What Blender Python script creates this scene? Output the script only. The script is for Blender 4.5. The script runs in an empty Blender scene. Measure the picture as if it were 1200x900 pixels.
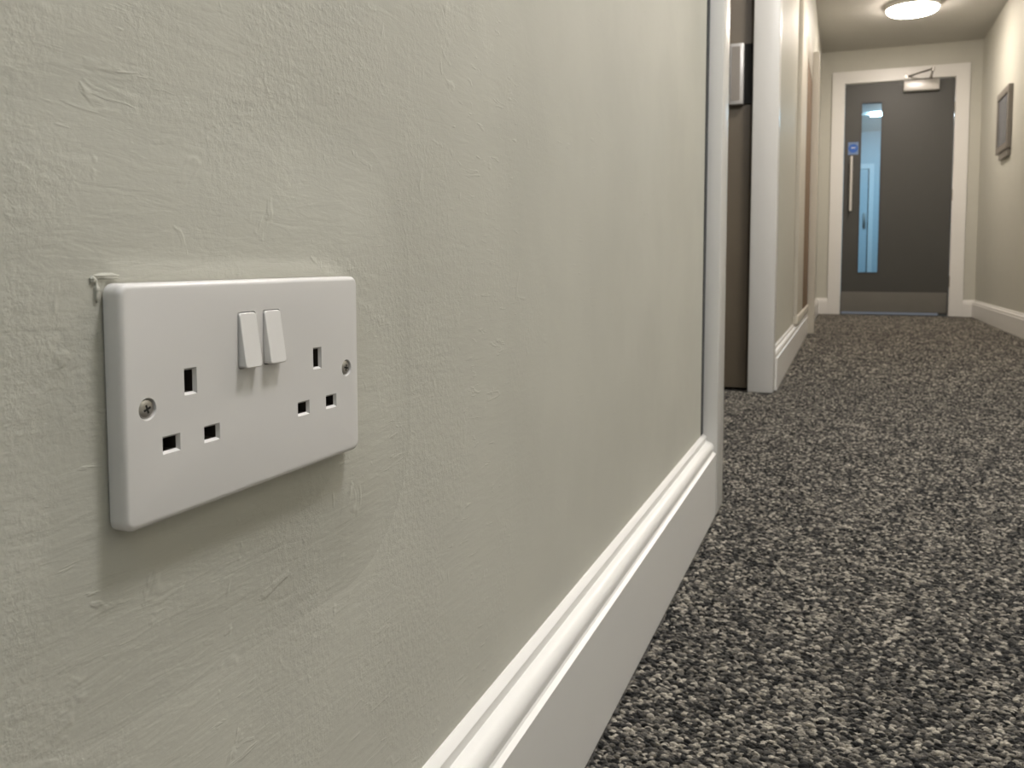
import bpy, bmesh, math, random
import numpy as np
from mathutils import Vector, Matrix

# ------------------------------------------------------------------ camera
# x: out from the left wall, y: along the corridor, z: up from the carpet
scene = bpy.context.scene
COL = scene.collection
F_PX, PY, YAW, PITCH, ROLL = 990.527, 372.53, -0.37472, -0.06317, 0.0008
CAM = Vector((0.23612, 0.0, 0.46111))

cy_, sy_, cp_, sp_ = math.cos(YAW), math.sin(YAW), math.cos(PITCH), math.sin(PITCH)
fwd = Vector((sy_ * cp_, cy_ * cp_, sp_))
right = Vector((cy_, -sy_, 0))
up = right.cross(fwd)
r2 = math.cos(ROLL) * right + math.sin(ROLL) * up
u2 = -math.sin(ROLL) * right + math.cos(ROLL) * up
cam_data = bpy.data.cameras.new('camera')
cam = bpy.data.objects.new('camera', cam_data)
COL.objects.link(cam)
m = Matrix((r2, u2, -fwd)).transposed().to_4x4()
m.translation = CAM
cam.matrix_world = m
cam_data.sensor_width = 36
cam_data.lens = F_PX / 1200 * 36
cam_data.shift_y = -(450 - PY) / 1200
cam_data.clip_start = 0.01
cam_data.dof.use_dof = True
cam_data.dof.focus_distance = 0.42
cam_data.dof.aperture_fstop = 26
scene.camera = cam

# ------------------------------------------------------------------ light, exposure
world = bpy.data.worlds.new('world')
scene.world = world
world.use_nodes = True
world.node_tree.nodes['Background'].inputs[0].default_value = (0.5, 0.55, 0.6, 1)
world.node_tree.nodes['Background'].inputs[1].default_value = 0.05
scene.view_settings.view_transform = 'Standard'
scene.view_settings.look = 'None'
scene.view_settings.gamma = 1
scene.view_settings.use_curve_mapping = False
scene.view_settings.exposure = 0.0
LAMP = 83.0                                   # emission of one ceiling lamp diffuser
WARM, NEUTRAL, COOL = (1.0, 0.885, 0.78), (1.0, 0.98, 0.985), (0.80, 0.91, 1.0)

# ------------------------------------------------------------------ dimensions
YF = 8.436          # end wall
W = 1.308           # right wall
CEIL = 2.41
Y1, AW, T = 1.558, 0.080, 0.0247      # first architrave: near edge, width, how far it stands out
Y2 = 3.143          # far jamb of the open doorway
X2 = -0.012         # the wall beyond the doorway sits a little further back
YB = -4.5           # corridor end behind the camera

# ------------------------------------------------------------------ materials
def new_mat(name):
    mt = bpy.data.materials.new(name)
    mt.use_nodes = True
    return mt, mt.node_tree, mt.node_tree.nodes['Principled BSDF']

def plain(name, col, rough=0.5, metal=0.0, bump=0.0, bscale=400, mottle=0.0, mscale=12, spec=0.5):
    mt, nt, b = new_mat(name)
    b.inputs['Base Color'].default_value = (*col, 1)
    b.inputs['Roughness'].default_value = rough
    b.inputs['Metallic'].default_value = metal
    b.inputs['Specular IOR Level'].default_value = spec
    tc = nt.nodes.new('ShaderNodeTexCoord')
    if mottle:
        n = nt.nodes.new('ShaderNodeTexNoise')
        n.inputs['Scale'].default_value = mscale
        n.inputs['Detail'].default_value = 4
        nt.links.new(tc.outputs['Object'], n.inputs['Vector'])
        r = nt.nodes.new('ShaderNodeMapRange')
        r.inputs['To Min'].default_value = 1 - mottle
        r.inputs['To Max'].default_value = 1 + mottle
        nt.links.new(n.outputs['Fac'], r.inputs['Value'])
        mx = nt.nodes.new('ShaderNodeVectorMath')
        mx.operation = 'SCALE'
        mx.inputs[0].default_value = col
        nt.links.new(r.outputs[0], mx.inputs['Scale'])
        nt.links.new(mx.outputs[0], b.inputs['Base Color'])
    if bump:
        n = nt.nodes.new('ShaderNodeTexNoise')
        n.inputs['Scale'].default_value = bscale
        n.inputs['Detail'].default_value = 3
        nt.links.new(tc.outputs['Object'], n.inputs['Vector'])
        bp = nt.nodes.new('ShaderNodeBump')
        bp.inputs['Distance'].default_value = bump
        bp.inputs['Strength'].default_value = 1
        nt.links.new(n.outputs['Fac'], bp.inputs['Height'])
        nt.links.new(bp.outputs[0], b.inputs['Normal'])
    return mt

def plaster_mat(name, col, rough):
    """Painted plaster: roller stipple, trowel scratches, a few lumps and a slow waviness."""
    mt, nt, b = new_mat(name)
    N, L = nt.nodes.new, nt.links.new
    b.inputs['Roughness'].default_value = rough
    b.inputs['Specular IOR Level'].default_value = 0.22
    tc = N('ShaderNodeTexCoord')
    def noise(scale, detail=3, rough_=0.55, dist=0.0, vec=None):
        n = N('ShaderNodeTexNoise')
        n.inputs['Scale'].default_value = scale
        n.inputs['Detail'].default_value = detail
        n.inputs['Roughness'].default_value = rough_
        n.inputs['Distortion'].default_value = dist
        L(vec or tc.outputs['Object'], n.inputs['Vector'])
        return n.outputs['Fac']
    def math_(op, a, c):
        n = N('ShaderNodeMath'); n.operation = op
        for i, v in enumerate((a, c)):
            if isinstance(v, (int, float)): n.inputs[i].default_value = v
            else: L(v, n.inputs[i])
        return n.outputs[0]
    def ramp(v, a, c, lo=0.0, hi=1.0):
        n = N('ShaderNodeMapRange')
        n.inputs['From Min'].default_value = a; n.inputs['From Max'].default_value = c
        n.inputs['To Min'].default_value = lo; n.inputs['To Max'].default_value = hi
        n.interpolation_type = 'SMOOTHSTEP'
        L(v, n.inputs['Value']); return n.outputs[0]
    mp = N('ShaderNodeMapping')
    mp.inputs['Scale'].default_value = (1, 0.35, 1.6)
    mp.inputs['Rotation'].default_value = (0.25, 0, 0)
    L(tc.outputs['Object'], mp.inputs['Vector'])
    sep = N('ShaderNodeSeparateXYZ'); L(tc.outputs['Object'], sep.inputs[0])
    worked = ramp(sep.outputs['Y'], 0.30, 0.75, 1.0, 0.25)          # patched and repainted around the socket, smoother along the wall
    patch = math_('MULTIPLY', ramp(noise(10, 3), 0.40, 0.62, 0.12, 1.0), worked)
    slow = noise(9, 2)
    stipple = math_('MULTIPLY', noise(260, 5, 0.62, 0.2), patch)
    drag = math_('MULTIPLY', noise(110, 4, 0.6, 0.4, mp.outputs[0]), 0.24)
    drag = math_('MULTIPLY', drag, worked)
    scratch = math_('MULTIPLY', ramp(noise(95, 3, 0.6, 0.8, mp.outputs[0]), 0.60, 0.72), ramp(noise(8, 2), 0.50, 0.60))
    lumps = math_('MULTIPLY', ramp(noise(48, 3, 0.55, 0.6), 0.62, 0.78), worked)
    h = math_('MULTIPLY', slow, 0.9)
    h = math_('ADD', h, math_('MULTIPLY', stipple, 0.40))
    h = math_('ADD', h, drag)
    h = math_('ADD', h, math_('MULTIPLY', scratch, 0.10))
    h = math_('ADD', h, math_('MULTIPLY', lumps, 0.25))
    bp = N('ShaderNodeBump')
    bp.inputs['Strength'].default_value = 1.0
    bp.inputs['Distance'].default_value = 0.0013
    L(h, bp.inputs['Height']); L(bp.outputs[0], b.inputs['Normal'])
    tint = ramp(noise(6, 4), 0.3, 0.7, 0.965, 1.03)
    mx = N('ShaderNodeVectorMath'); mx.operation = 'SCALE'
    mx.inputs[0].default_value = col
    L(tint, mx.inputs['Scale']); L(mx.outputs[0], b.inputs['Base Color'])
    return mt

def carpet_mat(name, attr=None):
    """Heather yarn: charcoal, grey and taupe. Tufts take their yarn from an attribute, the backing from cells."""
    mt, nt, b = new_mat(name)
    N, L = nt.nodes.new, nt.links.new
    b.inputs['Roughness'].default_value = 0.95
    b.inputs['Specular IOR Level'].default_value = 0.1
    ramp = N('ShaderNodeValToRGB')
    e = ramp.color_ramp.elements
    e[0].position, e[0].color = 0.0, (0.024, 0.024, 0.024, 1)
    e[1].position, e[1].color = 1.0, (0.52, 0.475, 0.40, 1)
    for p, c in ((0.3, (0.060, 0.058, 0.055)), (0.55, (0.125, 0.117, 0.106)), (0.8, (0.225, 0.205, 0.175))):
        x = e.new(p); x.color = (*c, 1)
    if attr:
        a = N('ShaderNodeAttribute'); a.attribute_type = 'INSTANCER'; a.attribute_name = attr
        L(a.outputs['Fac'], ramp.inputs['Fac'])
        g = N('ShaderNodeNewGeometry'); mp = N('ShaderNodeMapping'); mp.inputs['Scale'].default_value = (0.5, 1.3, 1.3)
        L(g.outputs['Position'], mp.inputs['Vector'])
        nf = N('ShaderNodeTexNoise'); nf.inputs['Scale'].default_value = 750; nf.inputs['Detail'].default_value = 2
        L(mp.outputs[0], nf.inputs['Vector'])
        mr = N('ShaderNodeMapRange'); mr.inputs['From Min'].default_value = 0.3; mr.inputs['From Max'].default_value = 0.7
        mr.inputs['To Min'].default_value = 0.5; mr.inputs['To Max'].default_value = 1.5
        L(nf.outputs['Fac'], mr.inputs['Value'])
        sc = N('ShaderNodeVectorMath'); sc.operation = 'SCALE'
        L(ramp.outputs[0], sc.inputs[0]); L(mr.outputs[0], sc.inputs['Scale'])
        L(sc.outputs[0], b.inputs['Base Color'])
        # fibre twist along the loop
        tc = N('ShaderNodeTexCoord'); n = N('ShaderNodeTexNoise')
        n.inputs['Scale'].default_value = 900
        L(tc.outputs['Object'], n.inputs['Vector'])
        bp = N('ShaderNodeBump'); bp.inputs['Distance'].default_value = 0.0008
        L(n.outputs['Fac'], bp.inputs['Height']); L(bp.outputs[0], b.inputs['Normal'])
    else:
        tc = N('ShaderNodeTexCoord'); v = N('ShaderNodeTexVoronoi')
        v.inputs['Scale'].default_value = 140
        L(tc.outputs['Object'], v.inputs['Vector'])
        sx = N('ShaderNodeSeparateColor'); L(v.outputs['Color'], sx.inputs[0])
        n = N('ShaderNodeTexNoise'); n.inputs['Scale'].default_value = 22; n.inputs['Detail'].default_value = 5
        L(tc.outputs['Object'], n.inputs['Vector'])
        mix = N('ShaderNodeMix'); mix.inputs[0].default_value = 0.45
        L(sx.outputs[0], mix.inputs[2]); L(n.outputs['Fac'], mix.inputs[3])
        L(mix.outputs[0], ramp.inputs['Fac']); L(ramp.outputs[0], b.inputs['Base Color'])
        bp = N('ShaderNodeBump'); bp.inputs['Distance'].default_value = 0.004
        bp.invert = True
        L(v.outputs['Distance'], bp.inputs['Height']); L(bp.outputs[0], b.inputs['Normal'])
    return mt

def emit(name, col, strength):
    mt, nt, b = new_mat(name)
    b.inputs['Base Color'].default_value = (0.85, 0.85, 0.85, 1)
    b.inputs['Emission Color'].default_value = (*col, 1)
    b.inputs['Emission Strength'].default_value = strength
    return mt

def glass_mat(name, tint):
    mt, nt, b = new_mat(name)
    nt.nodes.remove(b)
    tr = nt.nodes.new('ShaderNodeBsdfTransparent'); tr.inputs[0].default_value = (*tint, 1)
    gl = nt.nodes.new('ShaderNodeBsdfGlossy'); gl.inputs['Roughness'].default_value = 0.22
    fr = nt.nodes.new('ShaderNodeFresnel'); fr.inputs[0].default_value = 1.45
    mx = nt.nodes.new('ShaderNodeMixShader')
    nt.links.new(fr.outputs[0], mx.inputs[0]); nt.links.new(tr.outputs[0], mx.inputs[1]); nt.links.new(gl.outputs[0], mx.inputs[2])
    nt.links.new(mx.outputs[0], nt.nodes['Material Output'].inputs['Surface'])
    return mt

WALLC = (0.56, 0.55, 0.485)
M = dict(
    wall=plaster_mat('wall paint near', WALLC, 0.58),
    wall2=plain('wall paint', WALLC, 0.5, bump=0.0003, bscale=300, mottle=0.03),
    ceil=plain('ceiling paint', (0.53, 0.515, 0.475), 0.8, bump=0.0003, bscale=250, mottle=0.02),
    gloss=plain('white gloss paint', (0.81, 0.795, 0.765), 0.31, bump=0.00012, bscale=60, mottle=0.015),
    plastic=plain('white moulded plastic', (0.76, 0.74, 0.72), 0.27, bump=0.00001, bscale=3000, spec=0.5),
    rocker=plain('white rocker plastic', (0.80, 0.78, 0.755), 0.28),
    shutter=plain('shaded aperture plastic', (0.035, 0.028, 0.022), 0.6),  # near black puts the shade inside the apertures into the colour
    dark=plain('dark void', (0.015, 0.014, 0.012), 0.8),
    shade_strip=plain('gap shade grey', (0.06, 0.063, 0.065), 0.6),  # dark grey for the painted gap shade, also on the handle standoffs
    screw=plain('nickel screw', (0.55, 0.53, 0.50), 0.32, 1.0, bump=0.00005, bscale=2500),
    steel=plain('brushed steel', (0.36, 0.345, 0.32), 0.38, 1.0, mottle=0.06),
    steel2=plain('dull kick plate steel', (0.26, 0.245, 0.22), 0.42, 1.0, mottle=0.06),
    chrome=plain('chrome', (0.78, 0.80, 0.83), 0.12, 1.0),
    alu=plain('silver painted aluminium', (0.72, 0.70, 0.68), 0.35, 0.3),
    door=plain('grey door laminate', (0.062, 0.061, 0.055), 0.45, mottle=0.04),
    bead=plain('dark glazing bead', (0.05, 0.048, 0.045), 0.45),
    brown=plain('brown grey door laminate', (0.155, 0.125, 0.088), 0.5, mottle=0.05),
    wood=plain('brown timber', (0.24, 0.155, 0.09), 0.75, mottle=0.15, mscale=30),
    blue=plain('blue sticker', (0.02, 0.12, 0.50), 0.4),
    paleblue=plain('pale blue sticker', (0.16, 0.25, 0.45), 0.4),
    gap_light_blue=plain('painted gap light blue', (0.30, 0.36, 0.48), 0.3),  # pale blue stands in for lobby light under the end door
    white=plain('white print', (0.75, 0.8, 0.85), 0.5),
    pframe=plain('notice frame grey', (0.20, 0.18, 0.155), 0.4),
    pframe2=plain('satin hinge plate', (0.42, 0.38, 0.34), 0.4, 0.5),
    cream=plain('cream eggshell paint', (0.66, 0.62, 0.54), 0.55, mottle=0.03),
    pface=plain('notice face slate', (0.12, 0.125, 0.135), 0.25, mottle=0.08, mscale=20),
    lobby=plain('lobby wall paint', (0.55, 0.60, 0.62), 0.6, mottle=0.02),
    glass=glass_mat('wired vision glass', (0.72, 0.86, 0.93)),
    carpet=carpet_mat('carpet backing'),
    tuft=carpet_mat('carpet yarn', 'tint'),
)

# ------------------------------------------------------------------ helpers
def add_box(bm, x0, x1, y0, y1, z0, z1, bevel=0.0):
    vs = [bm.verts.new((x, y, z)) for x in (x0, x1) for y in (y0, y1) for z in (z0, z1)]
    fs = [bm.faces.new([vs[i] for i in q]) for q in
          ((0, 1, 3, 2), (4, 6, 7, 5), (0, 4, 5, 1), (2, 3, 7, 6), (0, 2, 6, 4), (1, 5, 7, 3))]
    if bevel:
        es = list({e for f in fs for e in f.edges})
        bmesh.ops.bevel(bm, geom=es, offset=bevel, segments=2, affect='EDGES', profile=0.5)

def add_tube(bm, pts, r, n=10):
    pts = [Vector(p) for p in pts]
    rings = []
    for i, p in enumerate(pts):
        d = (pts[min(i + 1, len(pts) - 1)] - pts[max(i - 1, 0)]).normalized()
        a = d.cross(Vector((0, 0, 1)))
        if a.length < 1e-3: a = Vector((1, 0, 0))
        a.normalize(); b = d.cross(a)
        rings.append([bm.verts.new(p + r * (math.cos(t) * a + math.sin(t) * b)) for t in [2 * math.pi * k / n for k in range(n)]])
    for A, B in zip(rings, rings[1:]):
        for k in range(n):
            bm.faces.new((A[k], A[(k + 1) % n], B[(k + 1) % n], B[k]))
    bm.faces.new(rings[0]); bm.faces.new(rings[-1])

def add_lathe(bm, prof, n=40, mat=None):
    """prof: (radius, height) list turned about local z; mat places it."""
    mat = mat or Matrix.Identity(4)
    rings = []
    for r, h in prof:
        if r < 1e-7: rings.append([bm.verts.new(mat @ Vector((0, 0, h)))])
        else: rings.append([bm.verts.new(mat @ Vector((r * math.cos(2 * math.pi * k / n), r * math.sin(2 * math.pi * k / n), h))) for k in range(n)])
    for A, B in zip(rings, rings[1:]):
        for k in range(n):
            if len(A) == 1 and len(B) == 1: continue
            if len(A) == 1: bm.faces.new((A[0], B[(k + 1) % n], B[k]))
            elif len(B) == 1: bm.faces.new((A[k], A[(k + 1) % n], B[0]))
            else: bm.faces.new((A[k], A[(k + 1) % n], B[(k + 1) % n], B[k]))

def add_extrusion(bm, prof, a, b):
    """closed profile [(u, v)] swept between a and b, which map (u, v) to 3-D points."""
    A = [bm.verts.new(a(*p)) for p in prof]; B = [bm.verts.new(b(*p)) for p in prof]
    n = len(prof)
    for k in range(n): bm.faces.new((A[k], A[(k + 1) % n], B[(k + 1) % n], B[k]))
    bm.faces.new(A); bm.faces.new(B)

def obj(name, bm, mat, parent=None, smooth=False, angle=35):
    bmesh.ops.recalc_face_normals(bm, faces=bm.faces)
    me = bpy.data.meshes.new(name)
    bm.to_mesh(me); bm.free()
    me.materials.append(M[mat] if isinstance(mat, str) else mat)
    if smooth:
        for p in me.polygons: p.use_smooth = True
        me.set_sharp_from_angle(angle=math.radians(angle))
    o = bpy.data.objects.new(name, me)
    COL.objects.link(o)
    if parent is not None: o.parent = parent
    return o

def boxes(name, mat, lst, parent=None, bevel=0.0):
    bm = bmesh.new()
    for b in lst: add_box(bm, *b, bevel=bevel)
    return obj(name, bm, mat, parent, smooth=bevel > 0)

def empty(name, loc=(0, 0, 0)):
    o = bpy.data.objects.new(name, None)
    o.empty_display_size = 0.05
    COL.objects.link(o); o.location = loc
    return o

def struct(o, label, cat):
    o['kind'] = 'structure'; o['label'] = label; o['category'] = cat
    return o

def tag(o, label, cat, group=None):
    o['label'] = label; o['category'] = cat
    if group: o['group'] = group
    return o

def rel(parent):
    """offset function: keep world coordinates while parenting to a placed Empty"""
    l = parent.location
    return lambda o: setattr(o, 'matrix_parent_inverse', Matrix.Translation(-Vector(l))) or o

# ------------------------------------------------------------------ the setting
floor = boxes('floor', 'carpet', [(-2.6, 2.6, YB - .1, 14.2, -0.12, -0.004)])
struct(floor, 'dark grey flecked carpet floor of the corridor', 'floor')

bm = bmesh.new()
# near length with a rounded stop bead at its end
prof = [(-0.12, YB), (0, YB)] + [(0, Y1 - 0.024)] + [(-0.004 + 0.004 * math.cos(a), Y1 - 0.024 + 0.004 * math.sin(a)) for a in [math.pi / 10 * k for k in range(1, 6)]] + [(-0.12, Y1 - 0.020)]
add_extrusion(bm, prof, lambda x, y: (x, y, -0.01), lambda x, y: (x, y, CEIL))
wall_left = obj('wall_left', bm, 'wall', smooth=True)
struct(wall_left, 'pale grey-green painted plaster wall that carries the double socket', 'wall')
bm = bmesh.new()
add_box(bm, -0.085, X2, Y2 + 0.01, YF + .12, -0.01, CEIL)
add_box(bm, -0.12, X2, Y1 + 0.002, Y2 + 0.01, 2.16, CEIL)
o = obj('wall_left', bm, 'wall2')
struct(o, 'pale grey-green wall beyond the open doorway', 'wall')
struct(boxes('wall_right', 'wall2', [(W, W + .12, YB, YF + .12, -0.01, CEIL)]), 'pale grey-beige wall carrying the framed notice panel', 'wall')

XL, XR, XOL, XOR, ZT, ZO = 0.1985, 1.1018, 0.0885, 1.2138, 2.107, 2.22
struct(boxes('wall_end', 'wall2', [(X2, XL - .03, YF, YF + .12, -0.01, CEIL), (XR + .03, W, YF, YF + .12, -0.01, CEIL), (XL - .03, XR + .03, YF, YF + .12, ZT + .03, CEIL)]),
       'short end wall around the grey door', 'wall')
struct(boxes('wall_back', 'wall2', [(-.12, W + .12, YB - .12, YB, -0.01, CEIL)]), 'pale wall closing the corridor', 'wall')
struct(boxes('ceiling', 'ceil', [(-2.6, 2.6, YB - .1, 14.2, CEIL, CEIL + .1)]), 'off-white corridor ceiling with round lamps', 'ceiling')
# room behind the open doorway
struct(boxes('wall_room', 'wall2', [(-2.5, -0.12, Y1 - .32, Y1 - .2, -.01, CEIL), (-2.5, -0.085, Y2 + .45, Y2 + .57, -.01, CEIL), (-2.6, -2.5, Y1 - .32, Y2 + .57, -.01, CEIL)]),
       'walls of the unlit room behind the open doorway', 'wall')
# lobby behind the end door
struct(boxes('wall_lobby', 'lobby', [(-.32, -.2, YF + .12, 13.72, -.01, CEIL), (1.7, 1.82, YF + .12, 13.72, -.01, CEIL), (-.2, 1.7, 13.6, 13.72, -.01, CEIL),
       (-.2, X2 - .07, YF + .06, YF + .12, -.01, CEIL), (W + .12, 1.7, YF + .06, YF + .12, -.01, CEIL)]),
       'bluish white lobby walls behind the glazed slot of the end door', 'wall')

# skirting boards
SK = [(-0.001, 0.0), (0.0247, 0.0), (0.0247, 0.1165), (0.0205, 0.1185), (0.0193, 0.1205), (0.0200, 0.1230), (0.0207, 0.1260), (0.0203, 0.1295),
      (0.0188, 0.1328), (0.0160, 0.1358), (0.0120, 0.1376), (0.0072, 0.1384), (0.0072, 0.1462), (0.0064, 0.1471), (0.0015, 0.1505), (-0.001, 0.1505)]
def skirting(name, a, b, label):
    bm = bmesh.new(); add_extrusion(bm, SK, a, b)
    return struct(obj(name, bm, 'gloss', smooth=True, angle=28), label, 'skirting')
skirting('baseboard_left', lambda u, v: (u, YB, v), lambda u, v: (u, Y1 - .001, v), 'white moulded skirting board under the double socket')
skirting('baseboard_left', lambda u, v: (X2 + u, Y2 + .08, v), lambda u, v: (X2 + u, 6.0, v), 'white skirting board between open doorway and timber cupboard')
skirting('baseboard_left', lambda u, v: (X2 + u, 6.08, v), lambda u, v: (X2 + u, YF, v), 'short white skirting past the timber cupboard')
skirting('baseboard_right', lambda u, v: (W - u, YB, v), lambda u, v: (W - u, YF, v), 'white skirting along the wall with the framed panel')
skirting('baseboard_end', lambda u, v: (X2, YF - u, v), lambda u, v: (XOL, YF - u, v), 'stub of skirting beside the handle side of the end door')
skirting('baseboard_end', lambda u, v: (XOR, YF - u, v), lambda u, v: (W, YF - u, v), 'stub of skirting beside the hinge side of the end door')

# paint and filler built up around the socket
rnd = random.Random(4)
SY, SZ, SROLL, SYAW = 0.28832, 0.41189, 0.00487, -0.01462
def plate_pt(a, b, off):
    """socket plate coordinates (metres, off = out of the plate's front) to world"""
    c, s = math.cos(SROLL), math.sin(SROLL)
    a2, b2 = c * a - s * b, s * a + c * b
    n = Vector((math.cos(SYAW), math.sin(SYAW), 0))
    return Vector((0.011, SY, SZ)) + a2 * Vector((-math.sin(SYAW), math.cos(SYAW), 0)) + Vector((0, 0, b2)) + off * n
def rrect(hw, hh, r, n=6):
    out = []
    for sx, sy, a0 in ((1, 1, 0), (-1, 1, 90), (-1, -1, 180), (1, -1, 270)):
        for k in range(n + 1):
            t = math.radians(a0 + 90 * k / n)
            out.append((sx * (hw - r) + r * math.cos(t), sy * (hh - r) + r * math.sin(t)))
    return out
def dense(pts, step=0.003):
    out = []
    for p, q in zip(pts, pts[1:] + pts[:1]):
        n = max(1, int(math.hypot(q[0] - p[0], q[1] - p[1]) / step))
        out += [(p[0] + (q[0] - p[0]) * k / n, p[1] + (q[1] - p[1]) * k / n) for k in range(n)]
    return out
def hump(a, b):
    """plaster swells out to meet the back of the plate and dies away over a few centimetres"""
    d = math.hypot(max(abs(a) - 0.071, 0), max(abs(b) - 0.041, 0))
    t = max(0.0, 1 - d / 0.088)
    f = t * t * t * (t * (6 * t - 15) + 10)
    lip = 0.0006 * max(0.0, 1 - abs(b - 0.0465) / 0.004) * (abs(a + 0.006) < 0.066)      # ridge of paint along the top edge
    return (0.0031 + 0.0146 * a * min(1.0, 0.073 / max(abs(a), 1e-6))) * f - 0.00006 * (1 - f) + lip
bm = bmesh.new()
NA, NB = 137, 109
vv = [[None] * NB for _ in range(NA)]
for i in range(NA):
    for j in range(NB):
        a, b = -0.17 + 0.34 * i / (NA - 1), -0.135 + 0.27 * j / (NB - 1)
        p = plate_pt(a, b, 0)
        vv[i][j] = bm.verts.new((hump(a, b), p.y, p.z))
for i in range(NA - 1):
    for j in range(NB - 1): bm.faces.new((vv[i][j], vv[i + 1][j], vv[i + 1][j + 1], vv[i][j + 1]))
for f in bm.faces: f.normal_update()
if sum(f.normal.x for f in bm.faces) < 0: bmesh.ops.reverse_faces(bm, faces=bm.faces)
me = bpy.data.meshes.new('filled_plaster'); bm.to_mesh(me); bm.free()
for p in me.polygons: p.use_smooth = True
me.materials.append(M['wall'])
o = bpy.data.objects.new('filled_plaster', me); COL.objects.link(o); o.parent = wall_left
# blob of dried paint at the plate's upper near corner
bm = bmesh.new()
for cy, cz, ry, rz, rx in ((-0.0750, 0.0405, 0.0009, 0.0036, 0.0010), (-0.0764, 0.0445, 0.0011, 0.0013, 0.0008), (-0.0700, 0.0455, 0.0060, 0.0011, 0.0007)):
    r = bmesh.ops.create_icosphere(bm, subdivisions=3, radius=1)
    for v in r['verts']:
        k = 1 + 0.18 * math.sin(5 * v.co.x + 2 + cz * 900) * math.sin(4 * v.co.y + 1) + 0.12 * math.sin(7 * v.co.z)
        p = plate_pt(cy + v.co.y * ry * k, cz + v.co.z * rz * k, 0)
        v.co = Vector((0.0022 + v.co.x * rx * k, p.y, p.z))
obj('paint_blob', bm, 'wall', wall_left, smooth=True, angle=80)

# doorway trim near the camera
t1 = struct(empty('trim_1', (0, Y1, 0)), 'white door architrave where the socket wall ends', 'door frame')
k = rel(t1)
k(boxes('architrave', 'gloss', [(-0.02, T + .0022, Y1, Y1 + AW, 0, 2.2)], t1, bevel=0.0035))
k(boxes('lining', 'gloss', [(-0.12, -0.021, Y1 + .012, Y1 + .048, 0, 2.13)], t1, bevel=0.002))
bm = bmesh.new()
add_extrusion(bm, [(-0.03, 0.1515), (0.0003, 0.1515), (0.0024, 1.1), (0.0024, CEIL - .01), (-0.03, CEIL - .01)], lambda u, v: (u, Y1 - .0195, v), lambda u, v: (u, Y1 - .0005, v))
k(obj('shade_strip', bm, 'shade_strip', t1))  # tapered dark strip: shade of the gap beside the architrave, painted in
t2 = struct(empty('trim_2', (0, Y2, 0)), 'white jamb and architrave on the far side of the open doorway', 'door frame')
k = rel(t2)
k(boxes('jamb', 'gloss', [(-0.0835, 0.006, Y2, Y2 + .08, 0, 2.2)], t2, bevel=0.004))
k(boxes('head', 'gloss', [(-0.08, 0.006, Y1 + AW + .001, Y2 - .001, 2.12, 2.2)], t2, bevel=0.003))

# brown door standing open into the room, hinged on the far jamb
d2 = struct(empty('door_2', (-0.09, Y2 + .05, 0)), 'brown-grey door standing open in the side doorway', 'door')
k = rel(d2)
k(boxes('leaf', 'brown', [(-0.95, -0.0875, Y2 + .047, Y2 + .091, 0.008, 2.1)], d2, bevel=0.0015))
HZ0, HZ1 = 1.036, 1.252
h = k(boxes('hinge', 'alu', [(-0.168, -0.1185, Y2 + .018, Y2 + .0465, HZ0, HZ1)], d2, bevel=0.004))
h['label'] = 'polished metal hinge block'
h2 = k(boxes('hinge_plate', 'pframe2', [(-0.160, -0.1305, Y2 + .0165, Y2 + .018, HZ0 + .014, HZ1 - .012)], d2))
k(boxes('recess', 'dark', [(-0.1175, -0.0885, Y2 + .040, Y2 + .0468, HZ0 + .004, HZ1)], d2))

# ------------------------------------------------------------------ double socket
sock = tag(empty('double_socket', (0, SY, SZ)), 'white double wall socket with two rocker switches on the plaster wall', 'socket')
PMAT = Matrix.Translation(plate_pt(0, 0, 0))
ax = (plate_pt(1, 0, 0) - plate_pt(0, 0, 0)); bx_ = (plate_pt(0, 1, 0) - plate_pt(0, 0, 0)); nx = (plate_pt(0, 0, 1) - plate_pt(0, 0, 0))
PM = Matrix((ax, bx_, nx)).transposed().to_4x4(); PM.translation = plate_pt(0, 0, 0)
def put(o):
    o.parent = sock
    o.matrix_parent_inverse = Matrix.Translation(-Vector(sock.location))
    o.matrix_basis = PM
    return o

# plate blank: rounded outline, soft front edge
bm = bmesh.new()
R = 0.0022
layers = [(0.0, -0.0072), (0.0, -R)] + [(R - R * math.cos(a), -R + R * math.sin(a)) for a in [math.radians(x) for x in (18, 36, 54, 72, 90)]]
rings = []
for ins, z in layers:
    rings.append([bm.verts.new((x, y, z)) for x, y in rrect(0.073 - ins, 0.043 - ins, 0.0042 - ins * 0.9, 6)])
for A, B in zip(rings, rings[1:]):
    for i in range(len(A)): bm.faces.new((A[i], A[(i + 1) % len(A)], B[(i + 1) % len(A)], B[i]))
bm.faces.new(rings[0]); bm.faces.new(rings[-1])
plate = put(obj('faceplate', bm, 'plastic', smooth=True, angle=30))

HOLES = [(-41.2, 6.0, 6.5, 10.0), (-51.4, -15.5, 8.6, 6.5), (-30.6, -15.5, 8.6, 6.5),
         (38.5, 6.0, 6.5, 10.0), (27.6, -15.4, 8.7, 6.4), (49.0, -15.5, 8.7, 6.4)]
ROCK = [(-9.3, 18.6, 11.0, 23.0), (6.3, 18.7, 11.2, 23.0)]
SCREWS = [(-62.1, -1.2), (62.1, -1.2)]
cut = bmesh.new()
def frustum(bm, cx, cy, w, h, lv):
    rs = []
    for z, ins in lv:
        rs.append([bm.verts.new((cx + sx * (w / 2 - ins), cy + sy * (h / 2 - ins), z)) for sx, sy in ((1, 1), (-1, 1), (-1, -1), (1, -1))])
    for A, B in zip(rs, rs[1:]):
        for i in range(4): bm.faces.new((A[i], A[(i + 1) % 4], B[(i + 1) % 4], B[i]))
    bm.faces.new(rs[0]); bm.faces.new(rs[-1])
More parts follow.
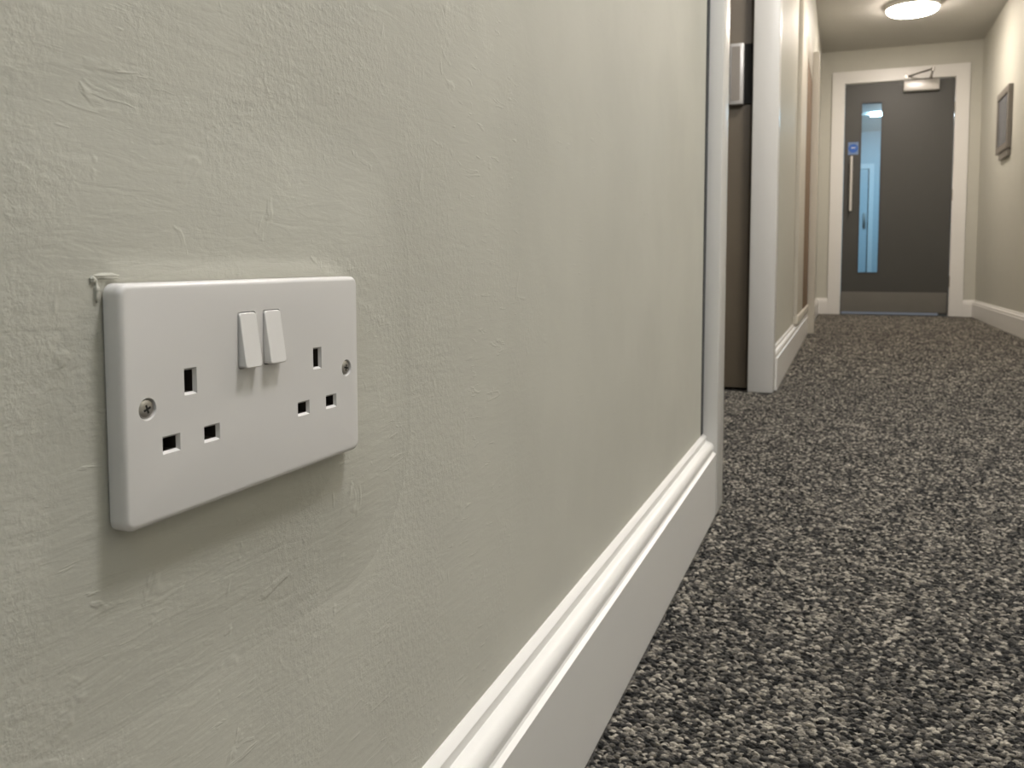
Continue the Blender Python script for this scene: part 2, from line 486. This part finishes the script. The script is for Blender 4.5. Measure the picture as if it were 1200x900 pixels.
for x, y, w, h in HOLES:
    frustum(cut, x / 1e3, y / 1e3, w / 1e3, h / 1e3, [(0.001, -0.0005), (0.0, 0.0), (-0.0014, 0.0009), (-0.012, 0.0009)])
for x, y, w, h in ROCK:
    pts = rrect(w / 2e3, h / 2e3, 0.0012, 4)
    A = [cut.verts.new((x / 1e3 + u, y / 1e3 + v, 0.001)) for u, v in pts]
    B = [cut.verts.new((x / 1e3 + u, y / 1e3 + v, -0.012)) for u, v in pts]
    for i in range(len(A)): cut.faces.new((A[i], A[(i + 1) % len(A)], B[(i + 1) % len(A)], B[i]))
    cut.faces.new(A); cut.faces.new(B)
for x, y in SCREWS:
    add_lathe(cut, [(0, 0.001), (0.0043, 0.001), (0.0040, 0.0), (0.0036, -0.0007), (0.0036, -0.0030), (0, -0.0030)], 32, Matrix.Translation((x / 1e3, y / 1e3, 0)))
bmesh.ops.recalc_face_normals(cut, faces=cut.faces)
cme = bpy.data.meshes.new('cutter'); cut.to_mesh(cme); cut.free()
cob = bpy.data.objects.new('cutter', cme); COL.objects.link(cob); cob.matrix_world = PM
bpy.context.view_layer.update()
md = plate.modifiers.new('cut', 'BOOLEAN'); md.operation = 'DIFFERENCE'; md.object = cob; md.solver = 'EXACT'
dg = bpy.context.evaluated_depsgraph_get()
nme = bpy.data.meshes.new_from_object(plate.evaluated_get(dg))
plate.modifiers.clear(); plate.data = nme; nme.name = 'faceplate'
nme.set_sharp_from_angle(angle=math.radians(30))
nme.materials.append(M['shutter'])
for p in nme.polygons:
    c = p.center
    if c.z > -0.0013 or c.z < -0.0071: continue
    if any(abs(c.x * 1e3 - x) < w / 2 + .1 and abs(c.y * 1e3 - y) < h / 2 + .1 for x, y, w, h in HOLES): p.material_index = 1  # walls of the holes coloured dark for the shade in them
bpy.data.objects.remove(cob)

# inside of the apertures
for x, y, w, h in HOLES:
    bm = bmesh.new()
    x0, x1, y0, y1 = (x - w / 2 + .8) / 1e3, (x + w / 2 - .8) / 1e3, (y - h / 2 + .8) / 1e3, (y + h / 2 - .8) / 1e3
    # a ramped shutter at the back of the aperture
    zs = -0.0080
    v = [bm.verts.new(p) for p in ((x0, y0, zs + .0012), (x1, y0, zs + .0012), (x1, y1, zs), (x0, y1, zs), (x0, y0, zs - .001), (x1, y0, zs - .001), (x1, y1, zs - .001), (x0, y1, zs - .001))]
    for f in ((0, 1, 2, 3), (4, 7, 6, 5), (0, 4, 5, 1), (1, 5, 6, 2), (2, 6, 7, 3), (3, 7, 4, 0)): bm.faces.new([v[i] for i in f])
    s = put(obj('shutter', bm, 'shutter'))
# rocker switches: flush at the top, standing out at the bottom
for x, y, w, h in ROCK:
    bm = bmesh.new()
    hw, hh = (w / 2 - .35) / 1e3, (h / 2 - .35) / 1e3
    front = rrect(hw, hh, 0.0014, 5)
    def zf(v): tt = (v + hh) / (2 * hh); return 0.0037 * (1 - tt) + 0.0006 * tt
    E_ = 0.0005
    rs = []
    for ins, dz in ((0, None), (0, -E_), (E_ * .3, -E_ * .3), (E_, 0)):
        ring = []
        for u, v in front:
            uu, vv = u * (1 - ins / hw), v * (1 - ins / hh)
            ring.append(bm.verts.new((x / 1e3 + uu, y / 1e3 + vv, -0.006 if dz is None else zf(vv) + dz)))
        rs.append(ring)
    for A, B in zip(rs, rs[1:]):
        for i in range(len(A)): bm.faces.new((A[i], A[(i + 1) % len(A)], B[(i + 1) % len(A)], B[i]))
    bm.faces.new(rs[0]); bm.faces.new(rs[-1])
    rk = put(obj('rocker_switch', bm, 'rocker', smooth=True, angle=50))
    wn = rk.modifiers.new('normals', 'WEIGHTED_NORMAL'); wn.keep_sharp = True
# fixing screws with a cross recess
for i, (x, y) in enumerate(SCREWS):
    bm = bmesh.new()
    Rm = Matrix.Translation((x / 1e3, y / 1e3, -0.0004)) @ Matrix.Rotation(0.35 + i, 4, 'Z')
    add_lathe(bm, [(0, -0.0024), (0.0033, -0.0024), (0.00335, -0.0003), (0.0030, 0.0), (0.0016, 0.00025), (0.0, 0.0003)], 32, Rm)
    s = put(obj('screw', bm, 'screw', smooth=True, angle=40))
    bm = bmesh.new()
    for r0, w in ((0, .0022), (1, .0022)):
        a, b = (0.0016, 0.0004) if r0 == 0 else (0.0004, 0.0016)
        add_box(bm, -a, a, -b, b, 0.0001, 0.00034)
    bmesh.ops.transform(bm, matrix=Rm, verts=bm.verts)
    c = obj('cross_recess', bm, 'dark')
    c.parent = s
# dark box behind the plate
bm = bmesh.new(); add_box(bm, -0.066, 0.066, -0.036, 0.036, -0.0098, -0.0073)
put(obj('back_box', bm, 'dark'))

# ------------------------------------------------------------------ end door
d1 = struct(empty('door_1', (XL, YF, 0)), 'dark grey fire door with narrow glazed slot closing the corridor', 'door')
k = rel(d1)
GX0, GX1, GZ0, GZ1 = 0.347, 0.511, 0.392, 1.928
LY0, LY1 = YF + 0.012, YF + 0.056
x0, x1, z0, z1 = XL + .004, XR - .004, 0.012, ZT - .004
leaf = k(boxes('leaf', 'door', [(x0, GX0 - .012, LY0, LY1, z0, z1), (GX1 + .012, x1, LY0, LY1, z0, z1), (GX0 - .012, GX1 + .012, LY0, LY1, z0, GZ0 - .012), (GX0 - .012, GX1 + .012, LY0, LY1, GZ1 + .012, z1)], d1))
k(boxes('glazing_bead', 'bead', [(GX0 - .014, GX0, LY0 - .006, LY1, GZ0 - .014, GZ1 + .014), (GX1, GX1 + .014, LY0 - .006, LY1, GZ0 - .014, GZ1 + .014), (GX0, GX1, LY0 - .006, LY1, GZ0 - .014, GZ0), (GX0, GX1, LY0 - .006, LY1, GZ1, GZ1 + .014)], d1))
k(boxes('pane', 'glass', [(GX0, GX1, LY0 + .018, LY0 + .024, GZ0, GZ1)], d1))
kp = k(boxes('kick_plate', 'steel2', [(x0 + .004, x1 - .01, LY0 - .002, LY0, 0.03, 0.212)], d1)); kp['label'] = 'brushed steel kick plate'
k(boxes('painted_gap_light', 'gap_light_blue', [(x0 + .01, x1 - .08, LY0 - .008, LY0 + .002, 0.008, 0.028)], d1))  # strip coloured like lobby light leaking under the leaf
bm = bmesh.new()
add_tube(bm, [(0.268, LY0 - .062, 0.955), (0.268, LY0 - .062, 1.45)], 0.0115, 14)
hd = k(obj('pull_handle', bm, 'alu', d1, smooth=True)); hd['label'] = 'tubular steel pull handle'
bm = bmesh.new()
for z in (1.0, 1.405): add_tube(bm, [(0.268, LY0 - .062, z), (0.268, LY0, z)], 0.009, 10)
c = obj('standoff', bm, 'shade_strip', hd, smooth=True); c.matrix_parent_inverse = d1.matrix_world.inverted() if False else Matrix.Identity(4)
sg = k(boxes('door_sign', 'paleblue', [(0.236, 0.324, LY0 - .0015, LY0, 1.470, 1.583)], d1)); sg['label'] = 'small blue round door sign'
bm = bmesh.new()
add_lathe(bm, [(0, 0.0008), (0.040, 0.0008), (0.040, -0.0005), (0, -0.0005)], 32, Matrix.Translation((0.28, LY0 - .002, 1.5265)) @ Matrix.Rotation(math.pi / 2, 4, 'X'))
c = obj('blue_disc', bm, 'blue', sg)
c = boxes('printed_line', 'white', [(0.262, 0.298, LY0 - .0034, LY0 - .0029, 1.528, 1.536)], sg)
cl = k(boxes('door_closer', 'alu', [(0.682, 0.972, LY0 - .058, LY0, 2.002, 2.098)], d1, bevel=0.010)); cl['label'] = 'silver overhead door closer'
bm = bmesh.new()
sp = Vector((0.902, LY0 - .03, 2.10)); el = Vector((0.893, LY0 - .33, 2.120)); fr = Vector((0.720, YF - .024, 2.135))
add_tube(bm, [sp, sp + Vector((0, 0, .02)), ], 0.014, 10)
add_tube(bm, [sp + Vector((0, 0, .018)), el], 0.010, 8)
add_tube(bm, [el + Vector((0, 0, -.012)), el + Vector((0, 0, .022))], 0.014, 10)
add_tube(bm, [el + Vector((0, 0, .008)), fr], 0.008, 8)
add_box(bm, fr.x - .03, fr.x + .03, fr.y - .006, YF - .0195, fr.z - .014, fr.z + .014)
obj('closer_arm', bm, 'steel', cl, smooth=True)
for z in (1.845, 1.08, 0.312):
    bm = bmesh.new(); add_tube(bm, [(XR + .001, LY0 - .008, z - .05), (XR + .001, LY0 - .008, z + .05)], 0.008, 10)
    k(obj('hinge', bm, 'steel', d1, smooth=True))

t3 = struct(empty('trim_3', (XL, YF, 0)), 'cream white architrave around the grey end door', 'door frame')
k = rel(t3)
def mitred(name, a0, a1, top, bot, kind):
    bm = bmesh.new()
    if kind == 'L': pts = [(XOL, 0), (XL - .004, 0), (XL - .004, ZT + .004), (XOL, ZO)]
    elif kind == 'R': pts = [(XR + .004, 0), (XOR, 0), (XOR, ZO), (XR + .004, ZT + .004)]
    else: pts = [(XOL, ZO), (XL - .004, ZT + .004), (XR + .004, ZT + .004), (XOR, ZO)]
    add_extrusion(bm, pts, lambda u, v: (u, YF - .019, v), lambda u, v: (u, YF + .001, v))
    bmesh.ops.bevel(bm, geom=list(bm.edges), offset=0.003, segments=2, affect='EDGES')
    return k(obj(name, bm, 'gloss', t3, smooth=True))
for kd in 'LRT': mitred('architrave', 0, 0, 0, 0, kd)
k(boxes('lining', 'gloss', [(XL - .03, XL, YF + .001, YF + .12, 0, ZT), (XR, XR + .03, YF + .001, YF + .12, 0, ZT), (XL - .03, XR + .03, YF + .001, YF + .12, ZT, ZT + .03)], t3))

# lobby furniture behind the glass: white door frame on its end wall
d3 = struct(empty('door_3', (0.3, 13.58, 0)), 'pale door in a white frame seen through the glazed slot', 'door')
k = rel(d3)
k(boxes('frame', 'gloss', [(0.535, 0.60, 13.56, 13.60, 0, 1.94), (-0.15, 0.535, 13.56, 13.60, 1.87, 1.94)], d3))
k(boxes('leaf', 'lobby', [(-0.15, 0.52, 13.575, 13.60, 0.01, 1.86)], d3))
k(boxes('shadow_gap', 'dark', [(0.520, 0.535, 13.585, 13.60, 0.0, 1.87)], d3))
k(boxes('handle', 'steel', [(0.46, 0.50, 13.55, 13.575, 1.0, 1.22)], d3, bevel=.004))

# ------------------------------------------------------------------ timber cupboard on the left wall
cb = tag(empty('riser_cupboard', (X2, 4.65, 0)), 'tall white-framed riser cupboard with brown timber door on the left wall', 'cupboard')
k = rel(cb)
k(boxes('side_panel', 'cream', [(X2 + .0005, 0.008, 4.65, 5.25, 0.195, 1.86)], cb, bevel=.002))
k(boxes('ledge', 'cream', [(X2 + .0005, 0.014, 4.65, 6.0, 0.1515, 0.194)], cb, bevel=.003))
k(boxes('door', 'wood', [(X2 + .0005, 0.006, 5.255, 5.995, 0.196, 1.66)], cb, bevel=.001))
k(boxes('head', 'cream', [(X2 + .0005, 0.008, 5.252, 5.998, 1.662, 1.86)], cb, bevel=.002))
k(boxes('post', 'cream', [(X2 + .0005, 0.050, 6.0, 6.08, 0, 1.86)], cb, bevel=.006))

# ------------------------------------------------------------------ framed panel on the right wall
pn = tag(empty('notice_panel', (W, 7.2, 1.52)), 'slate grey notice panel in a taupe frame on the right wall', 'notice panel')
k = rel(pn)
PY0, PY1, PZ0, PZ1, PX = 6.90, 7.39, 1.29, 1.735, W - .030
k(boxes('frame', 'pframe', [(PX, W - .0005, PY0, PY0 + .04, PZ0, PZ1), (PX, W - .0005, PY1 - .04, PY1, PZ0, PZ1), (PX, W - .0005, PY0 + .04, PY1 - .04, PZ0, PZ0 + .045), (PX, W - .0005, PY0 + .04, PY1 - .04, PZ1 - .045, PZ1)], pn))
k(boxes('face', 'pface', [(W - .022, W - .0005, PY0 + .04, PY1 - .04, PZ0 + .045, PZ1 - .045)], pn))
k(boxes('lower_tab', 'pframe', [(W - .022, W - .0005, PY0 + .02, PY1 - .10, PZ0 - .05, PZ0 - .001)], pn))

# ------------------------------------------------------------------ ceiling lamps
def ceiling_lamp(y, x, col, strength, label, r=0.180):
    t = tag(empty('ceiling_lamp', (x, y, CEIL)), label, 'lamp', 'round lamps along the corridor ceiling')
    bm = bmesh.new()
    add_lathe(bm, [(0, -0.0002), (r + .008, -0.0002), (r + .010, -0.006), (r + .006, -0.034), (r, -0.036), (r, -0.026), (0, -0.026)], 48)
    obj('base', bm, 'gloss', t, smooth=True)
    bm = bmesh.new()
    add_lathe(bm, [(0, -0.027), (r - .001, -0.027), (r - .001, -0.037), (r * .985, -0.045), (r * .95, -0.053), (r * .88, -0.060), (r * .7, -0.067), (r * .4, -0.072), (0, -0.074)], 48)
    obj('diffuser', bm, emit('lamp diffuser', col, strength), t, smooth=True, angle=50)
    return t
LX = 0.652
ceiling_lamp(7.12, 0.661, WARM, LAMP * 0.9, 'round white ceiling lamp glowing in front of the grey end door')
ceiling_lamp(4.75, LX, WARM, LAMP * 0.65, 'round white ceiling lamp above the corridor by the timber cupboard')
ceiling_lamp(2.3, LX, (1.0, 0.945, 0.885), LAMP * 1.0, 'round white ceiling lamp above the corridor by the open doorway')
ceiling_lamp(0.68, LX, NEUTRAL, LAMP * 1.05, 'round white ceiling lamp above the corridor by the double socket')
ceiling_lamp(-1.42, LX, COOL, LAMP * 0.32, 'added round cool lamp behind the camera standing in for unseen daylight')  # added fill in place of cool daylight from behind the camera
lt = tag(empty('lobby_lamp', (0.56, 12.0, CEIL)), 'bright strip lamp on the lobby ceiling seen through the glazed slot', 'lamp')
bm = bmesh.new(); add_box(bm, -.06, .6, -.09, .09, -.022, -.0005); obj('diffuser', bm, emit('lobby diffuser', (0.68, 0.86, 1.0), 100), lt)

# ------------------------------------------------------------------ carpet loop pile
rs = np.random.RandomState(7)
SP, SPY = 0.0046, 0.0029
def grid(x0, x1, y0, y1, k=1.0):
    xs = np.arange(x0, x1, SP * k); ys = np.arange(y0, y1, SPY * k)
    X, Y = np.meshgrid(xs, ys)
    X = X + (np.arange(len(ys)) % 2)[:, None] * SP * 0.5
    return np.stack([X.ravel(), Y.ravel()], 1)
P = np.concatenate([grid(0.030, W - 0.028, -0.3, 3.6), grid(0.020, W - 0.028, 3.6, YF - .03, 1.5), grid(-0.33, 0.030, Y1 + AW + .004, Y2 - .004)])
P += rs.uniform(-1, 1, P.shape) * (0.0022, 0.0011)
n = len(P)
def lowfreq(p, cell, seed):
    r = np.random.RandomState(seed); g = r.rand(64, 64)
    u, v = p[:, 0] / cell, p[:, 1] / cell
    i, j = np.floor(u).astype(int), np.floor(v).astype(int); fu, fv = u - i, v - j
    fu, fv = fu * fu * (3 - 2 * fu), fv * fv * (3 - 2 * fv)
    G = lambda a, b: g[a % 64, b % 64]
    return (G(i, j) * (1 - fu) + G(i + 1, j) * fu) * (1 - fv) + (G(i, j + 1) * (1 - fu) + G(i + 1, j + 1) * fu) * fv
tint = np.clip(0.5 + (rs.rand(n) - 0.5) * 1.15 + (lowfreq(P * (0.6, 1), 0.009, 1) - .5) * 0.2 + (lowfreq(P, 0.05, 2) - .5) * 0.14 - .03, 0, 1)
co = np.zeros((n, 3), np.float32); co[:, :2] = P
co[:, 2] = -0.0030 + rs.uniform(-0.0018, 0.0016, n)
me = bpy.data.meshes.new('carpet_pile')
me.vertices.add(n)
me.vertices.foreach_set('co', co.ravel())
at = me.attributes.new('tint', 'FLOAT', 'POINT'); at.data.foreach_set('value', tint.astype(np.float32))
rot = np.stack([rs.uniform(-.35, .35, n), rs.uniform(-.5, .5, n), rs.normal(0, .25, n)], 1).astype(np.float32)
at = me.attributes.new('rot', 'FLOAT_VECTOR', 'POINT'); at.data.foreach_set('vector', rot.ravel())
scl = np.stack([rs.uniform(.85, 1.25, n), rs.uniform(.8, 1.1, n), rs.uniform(.8, 1.2, n)], 1).astype(np.float32)
scl[P[:, 1] > 3.6] *= 1.5
at = me.attributes.new('scl', 'FLOAT_VECTOR', 'POINT'); at.data.foreach_set('vector', scl.ravel())
me.update()
pile = bpy.data.objects.new('carpet_pile', me); COL.objects.link(pile)
pile['kind'] = 'stuff'; pile['label'] = 'grey and taupe looped carpet pile on the corridor floor'; pile['category'] = 'carpet'
ng = bpy.data.node_groups.new('pile', 'GeometryNodeTree')
ng.interface.new_socket('Geometry', in_out='INPUT', socket_type='NodeSocketGeometry')
ng.interface.new_socket('Geometry', in_out='OUTPUT', socket_type='NodeSocketGeometry')
N, L = ng.nodes.new, ng.links.new
gi, go = N('NodeGroupInput'), N('NodeGroupOutput')
ico = N('GeometryNodeMeshIcoSphere'); ico.inputs['Radius'].default_value = 1.0; ico.inputs['Subdivisions'].default_value = 2
tr = N('GeometryNodeTransform'); tr.inputs['Scale'].default_value = (0.0040, 0.00132, 0.0027)
sm = N('GeometryNodeSetMaterial'); sm.inputs['Material'].default_value = M['tuft']
ss = N('GeometryNodeSetShadeSmooth')
iop = N('GeometryNodeInstanceOnPoints')
L(ico.outputs['Mesh'], tr.inputs[0]); L(tr.outputs[0], ss.inputs[0]); L(ss.outputs[0], sm.inputs[0])
L(gi.outputs[0], iop.inputs['Points']); L(sm.outputs[0], iop.inputs['Instance'])
for nm, sk in (('rot', 'Rotation'), ('scl', 'Scale')):
    a = N('GeometryNodeInputNamedAttribute'); a.data_type = 'FLOAT_VECTOR'; a.inputs['Name'].default_value = nm
    L(a.outputs['Attribute'], iop.inputs[sk])
L(iop.outputs[0], go.inputs[0])
mod = pile.modifiers.new('pile', 'NODES'); mod.node_group = ng
me.materials.append(M['tuft'])
